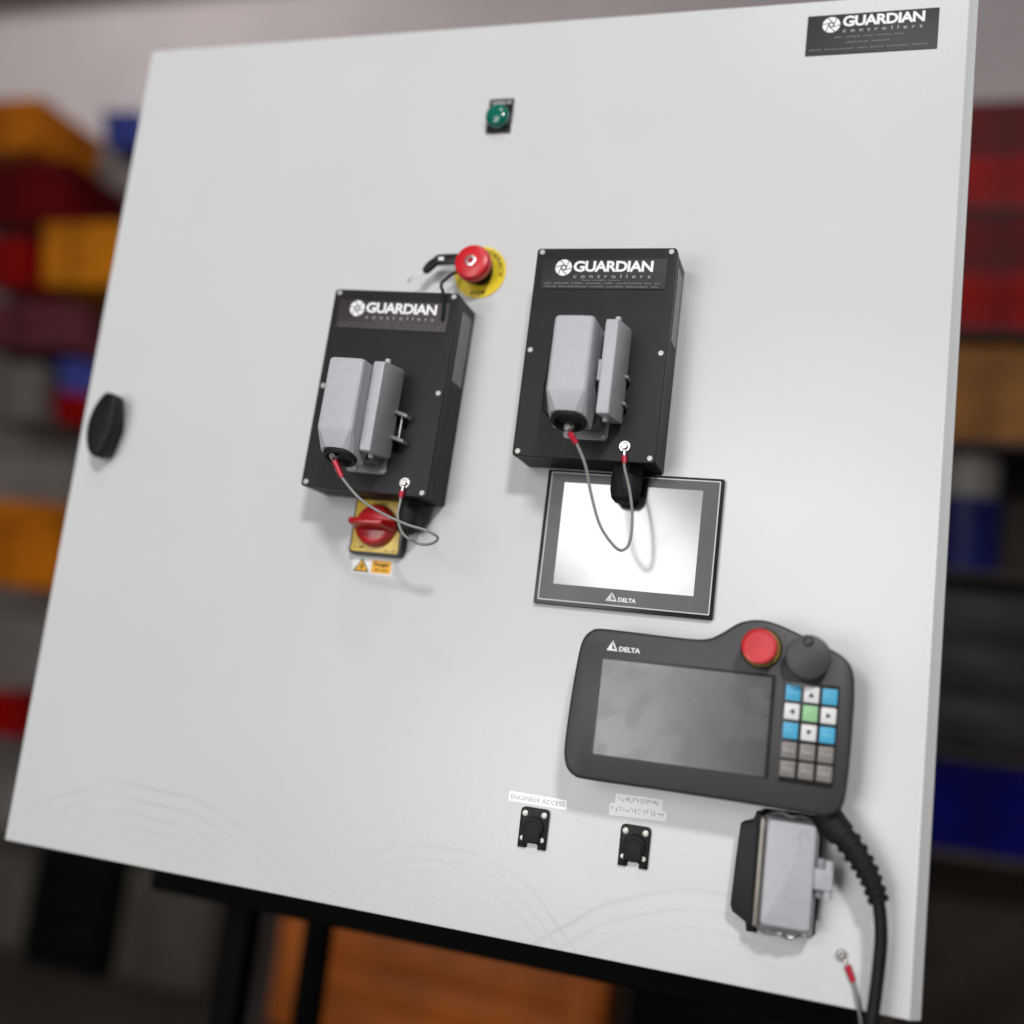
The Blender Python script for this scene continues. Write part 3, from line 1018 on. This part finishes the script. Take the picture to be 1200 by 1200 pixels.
for j, row in enumerate(lay):
    for i, k in enumerate(row):
        x, z = xs[i], zs[j]
        b = B()
        mt = {'b': 'key_blue', 'g': 'key_green', 's': 'key_grey'}.get(k, 'key_white')
        prism(b, rrect(x - 6.5, x + 6.5, z - 7, z + 7, 0.9, 2), 61.02, 62.4, 0.5, 2)
        ko = obj('key', b, M[mt], t)
        if k in '^v<>' or k == 'g':
            ko['label'] = names[k]
        b = B()
        if k in '^v<>':
            a = {'^': 90, 'v': -90, '<': 180, '>': 0}[k]
            off = {'^': (0, -0.8), 'v': (0, 0.8), '<': (0.8, 0), '>': (-0.4, 0)}[k]
            pts = [(x + off[0] + 3.0 * math.cos(math.radians(a + q)), z + off[1] + 3.0 * math.sin(math.radians(a + q))) for q in (0, 120, 240)]
            flat(b, pts, 62.5)
            obj('arrow', b, M['gloss_black'], ko)
        elif k == 's':
            smudge_line(b, x - 4.8, x + 4.8, z - 0.8, 1.9, 62.5, (rnd.choice((4, 5, 6)),), rnd)
            obj('key_print', b, M['key_print'], ko)
        elif k == 'b':
            smudge_line(b, x - 4, x + 4, z - 0.6, 1.4, 62.5, (rnd.choice((3, 4, 5)),), rnd)
            obj('key_print', b, M['key_blue_print'], ko)
        else:
            b.free()
b = B()
lathe(b, 838.0, 307.6, [(18.6, 60.1), (18.6, 61.6), (17.8, 62.2), (15, 62.2)], 40)
sb = obj('stop_button', b, M['black'], t)
b = B()
lathe(b, 838.0, 307.6, [(17.2, 62.2), (17.4, 64.2), (16.6, 65), (13, 65)], 40)
obj('ochre_ring', b, M['ochre'], sb)
b = B()
lathe(b, 838.0, 307.7, [(11.5, 65), (11.5, 74), (14.2, 75.5), (15.5, 78), (15.7, 83), (15.6, 89.5), (15.3, 90.8), (14.7, 91.4), (13.9, 91.3), (13.0, 90.7), (6, 90.5)], 48)
obj('button_head', b, M['red'], sb)
b = B()
lathe(b, 880.2, 303.2, [(18.6, 60.1), (18.6, 62), (17.6, 62.4), (17.6, 64), (19.2, 64.4), (19.5, 76), (19.6, 78.4), (19.1, 79.6), (17.9, 80.1)], 56)
dl = obj('jog_dial', b, M['pend'], t)
b = B()
lathe(b, 879.2, 316.8, [(4.8, 80.0), (4.6, 80.7), (4.0, 80.8), (3.8, 80.2)], 24)
obj('dimple_rim', b, M['pend_dark'], dl)
b = B()
lathe(b, 879.2, 316.6, [(3.8, 80.15), (3.5, 80.4), (2.5, 80.65), (1.0, 80.75)], 20)
obj('dimple', b, M['pend'], dl)
# cable leaving the pendant
b = B()
path = spline([P(902, 33, 171), P(911, 34, 160), P(925, 35, 146.5), P(938, 35, 130.5), P(946.5, 35, 116.5), P(953.4, 35, 100.5)], 12)
n = len(path)


def boot_r(f):
    base = 14.2 - 5.2 * f
    return base - (2.1 if (0.30 < f < 0.93 and int(f * 21) % 2) else 0.0)


fine = spline([P(902, 33, 171), P(911, 34, 160), P(925, 35, 146.5), P(938, 35, 130.5), P(946.5, 35, 116.5), P(953.4, 35, 100.5)], 30)
tube(b, fine, boot_r, 20)
obj('cable_boot', b, M['rubber'], t)
b = B()
tube(b, spline([P(951.6, 35, 104.5), P(954.6, 35, 93), P(956.8, 34.5, 74), P(957, 34, 56), P(955.5, 33.5, 25), P(953.2, 33, -5), P(948, 32, -60), P(938, 31, -200), P(930, 30, -420)], 8), 5.7, 14)
obj('cable', b, M['cable'], t)


# ------------------------------------------------------------------ service sockets with their printed tapes
def socket_tree(x, z, label, first=None):
    if first is not None:
        r = first.copy()
        COL.objects.link(r)
        r.location = Vector((x, 0, z)) * S
        r['label'] = label
        for ch in first.children:
            c = ch.copy()
            COL.objects.link(c)
            c.parent = r
            for gch in ch.children:
                g = gch.copy()
                COL.objects.link(g)
                g.parent = c
        return r
    t = thing('panel_socket', label, 'socket', (x, 0, z), 0, 'panel sockets')
    L = dict(local=True)
    b = B()
    poly = [(-14.4, -19.5), (-6.2, -19.5), (-6, -15.8), (-4.5, -14.4), (4.5, -14.4), (6, -15.8), (6.2, -19.5), (14.4, -19.5), (14.6, 15.5), (13.6, 18.4), (11, 19.6), (-11, 19.6), (-13.6, 18.4), (-14.6, 15.5)]
    prism(b, poly, 0.2, 3.6, 0.5, 2)
    obj('flange', b, M['black'], t, **L)
    b = B()
    lathe(b, 0, 1.0, [(10.8, 3.4), (10.8, 6.5), (10, 7.6), (7.2, 7.8)], 32)
    obj('port_ring', b, M['rubber'], t, **L)
    b = B()
    prism(b, [(v.x, v.y) for v in spline([(-7.6, -13, 0), (7.6, -13, 0), (8.6, -5, 0), (8, 3, 0), (0, 7.4, 0), (-8, 3, 0), (-8.6, -5, 0)], 4, True)], 3.5, 9.6, 1.6)
    obj('dust_flap', b, M['rubber'], t, **L)
    for sx, sz, rr in ((-9.8, 13.6, 3.0), (9.8, 13.8, 3.0), (-10, -10.4, 2.5), (10, -10.2, 2.5)):
        b = B()
        lathe(b, sx, sz, [(rr, 3.5), (rr, 4.4), (rr * 0.7, 5.0), (rr * 0.2, 5.1)], 16)
        obj('screw', b, M['white_screw'], t, **L)
    return t


first = socket_tree(628.6, 110.2, 'black panel socket under the single line engineer access tape')
socket_tree(730.4, 108.8, 'black panel socket under the two line label, nearer the grey plug', first)

b = B()
prism(b, [(598.8, 132.8), (659.2, 132.2), (659.0, 141.6), (599.0, 142.2)], 0.1, 0.35)
lb = tag(obj('printed_tape', b, M['tape'], base=(629, 0, 132)), 'white tape reading engineer access above the left hand socket', 'label')
b = B()
glyphs(b, 'ENGINEER ACCESS', 601.2, 656.8, 135, 139.4, 0.42, 0.0)
obj('lettering', b, M['tape_print'], lb)
b = B()
prism(b, [(702, 134.0), (758.4, 136.2), (758.2, 145.2), (753.6, 145.4), (753.4, 156.2), (707, 155.4), (707, 146), (702, 145.6)], 0.1, 0.35)
lb = tag(obj('printed_tape', b, M['tape'], base=(730, 0, 134)), 'shiny two line white tape in the pendant\'s shadow, print worn off', 'label')
b = B()
rnd = random.Random(21)
for x0, x1, z, kk in ((709, 751, 148.4, 11), (704, 756, 138.4, 14)):
    p = (x1 - x0) / kk
    for i in range(kk):
        x = x0 + i * p
        h = 4.4
        zz = z + 0.035 * (x - 704)
        for k in range(rnd.choice((2, 3, 3))):
            if rnd.random() < 0.5:
                u = rnd.choice((0.0, 0.3, 0.6)) * p
                v0 = rnd.uniform(0, 0.4) * h
                quad(b, x + u, x + u + 0.22 * p, zz + v0, zz + min(h, v0 + rnd.uniform(0.4, 0.9) * h), 0.42 + 0.01 * k)
            else:
                v0 = rnd.choice((0.0, 0.4, 0.8)) * h
                quad(b, x + 0.05 * p, x + rnd.uniform(0.5, 0.8) * p, zz + v0, zz + v0 + 0.2 * h, 0.42 + 0.01 * k)
obj('worn_print', b, M['silver'], lb)

# ------------------------------------------------------------------ multipole connector at the lower right
t = thing('multipole_connector', 'grey multipole connector with a closed cover and black lever below the pendant', 'connector', (874, 0, 110))
b = B()
prism(b, rrect(846, 902, 56, 162, 4, 3), 0.2, 6, 1)
obj('flange', b, M['rubber'], t)
b = B()
box(b, 850.5, 900.2, 6, 34, 59.5, 159.5, 3)
hs = obj('housing', b, M['cast_dark'], t)
b = B()
box(b, 848, 853.4, 20, 37, 62, 158, 1.6)  # housing ledge; the brownish sheen of the side is put into its colour
obj('housing_ledge', b, M['ledge_sheen'], hs)
for q in (((857, 34, 161.5), (866, 37, 164), (875, 38, 161.5), (884, 36, 163.5), (892, 34, 160.5)),
          ((853, 32, 60.5), (862, 36, 58), (872, 37, 60), (880, 35, 57.5), (889, 33, 60.5))):
    b = B()
    tube(b, spline([P(*p) for p in q], 6), 1.7, 8)
    obj('wire_clip', b, M['steel'], hs)
b = B()
lathe(b, 893.5, 62.5, [(2.3, 33.8), (2.3, 36), (1.5, 36.6), (0.3, 36.6)], 14)
obj('screw', b, M['zinc'], hs)
b = B()
prism(b, rrect(855.2, 897.6, 66.8, 157.4, 4.2, 4), 34, 48, 1.8)
cv = obj('cover', b, M['cast'], t)
b = B()
flatpts = ((884, 146), (889, 152.5), (893.5, 146.5), (888.5, 138.5))
for a, c in zip(flatpts, flatpts[1:] + flatpts[:1]):
    if a == (893.5, 146.5):
        continue
    cyl(b, P(a[0] - 2, 48.1, a[1]), P(c[0] - 2, 48.1, c[1]), 0.55, 0.55, 6)
cyl(b, P(883.5, 48, 132.5), P(883.5, 48.5, 132.5), 1.6, 1.4, 10)
obj('embossed_mark', b, M['cast'], cv)
b = B()
prism(b, rrect(895, 914, 103.2, 120.8, 1.2, 2), 33, 43, 1.2)
lg = obj('latch_tongue', b, M['cast'], t)
for z0, z1, x in ((120.9, 128.6, 910.2), (96.6, 103.1, 910.2)):
    b = B()
    cyl(b, P(x, 37, z0), P(x, 37, z1), 4.0, 4.0, 16)
    obj('latch_pin', b, M['cast'], lg)
b = B()
box(b, 899, 906, 28, 36, 120, 129, 1.2)
box(b, 899, 906, 28, 36, 95, 104, 1.2)
obj('latch_lug', b, M['cast_dark'], hs)
b = B()
prism(b, [(829.6, 147.2), (832.2, 149.2), (840.6, 151.6), (843, 160), (849, 160), (849.4, 63), (851.2, 60.5), (851.8, 54), (842.2, 53.8), (841, 61.6), (828.6, 68.8), (826.4, 74), (827.6, 110)], 7, 22, 1.4)
obj('locking_lever', b, M['black'], t)

# ------------------------------------------------------------------ loose earth lead at the bottom right
t = thing('earth_lead', 'grey earth lead with a red crimp bolted near the bottom right corner', 'lead', (926, 0, 44.5))
b = B()
lathe(b, 926, 44.6, [(5.6, 0.3), (5.6, 2.2), (3.3, 2.2), (3.3, 4.2), (2.4, 5), (0.8, 5), (0.7, 4.3)], 22)
prism(b, [(928.4, 41.8), (931.2, 40.4), (933.4, 34.6), (930.4, 34.2)], 1.2, 3.6, 0.4)
obj('ring_terminal', b, M['steel'], t)
b = B()
cyl(b, P(931.4, 3, 36.8), P(937.2, 3.6, 24.6), 3.0, 2.7, 12)
obj('crimp_sleeve', b, M['crimp'], t)
b = B()
tube(b, spline([P(936.4, 3.5, 26.4), P(939.5, 4.2, 17), P(943.4, 5.5, 3), P(946.5, 7, -12), P(950, 10, -50), P(948, 12, -160), P(940, 12, -330)], 8), 1.6, 8)
obj('wire', b, M['lead'], t)
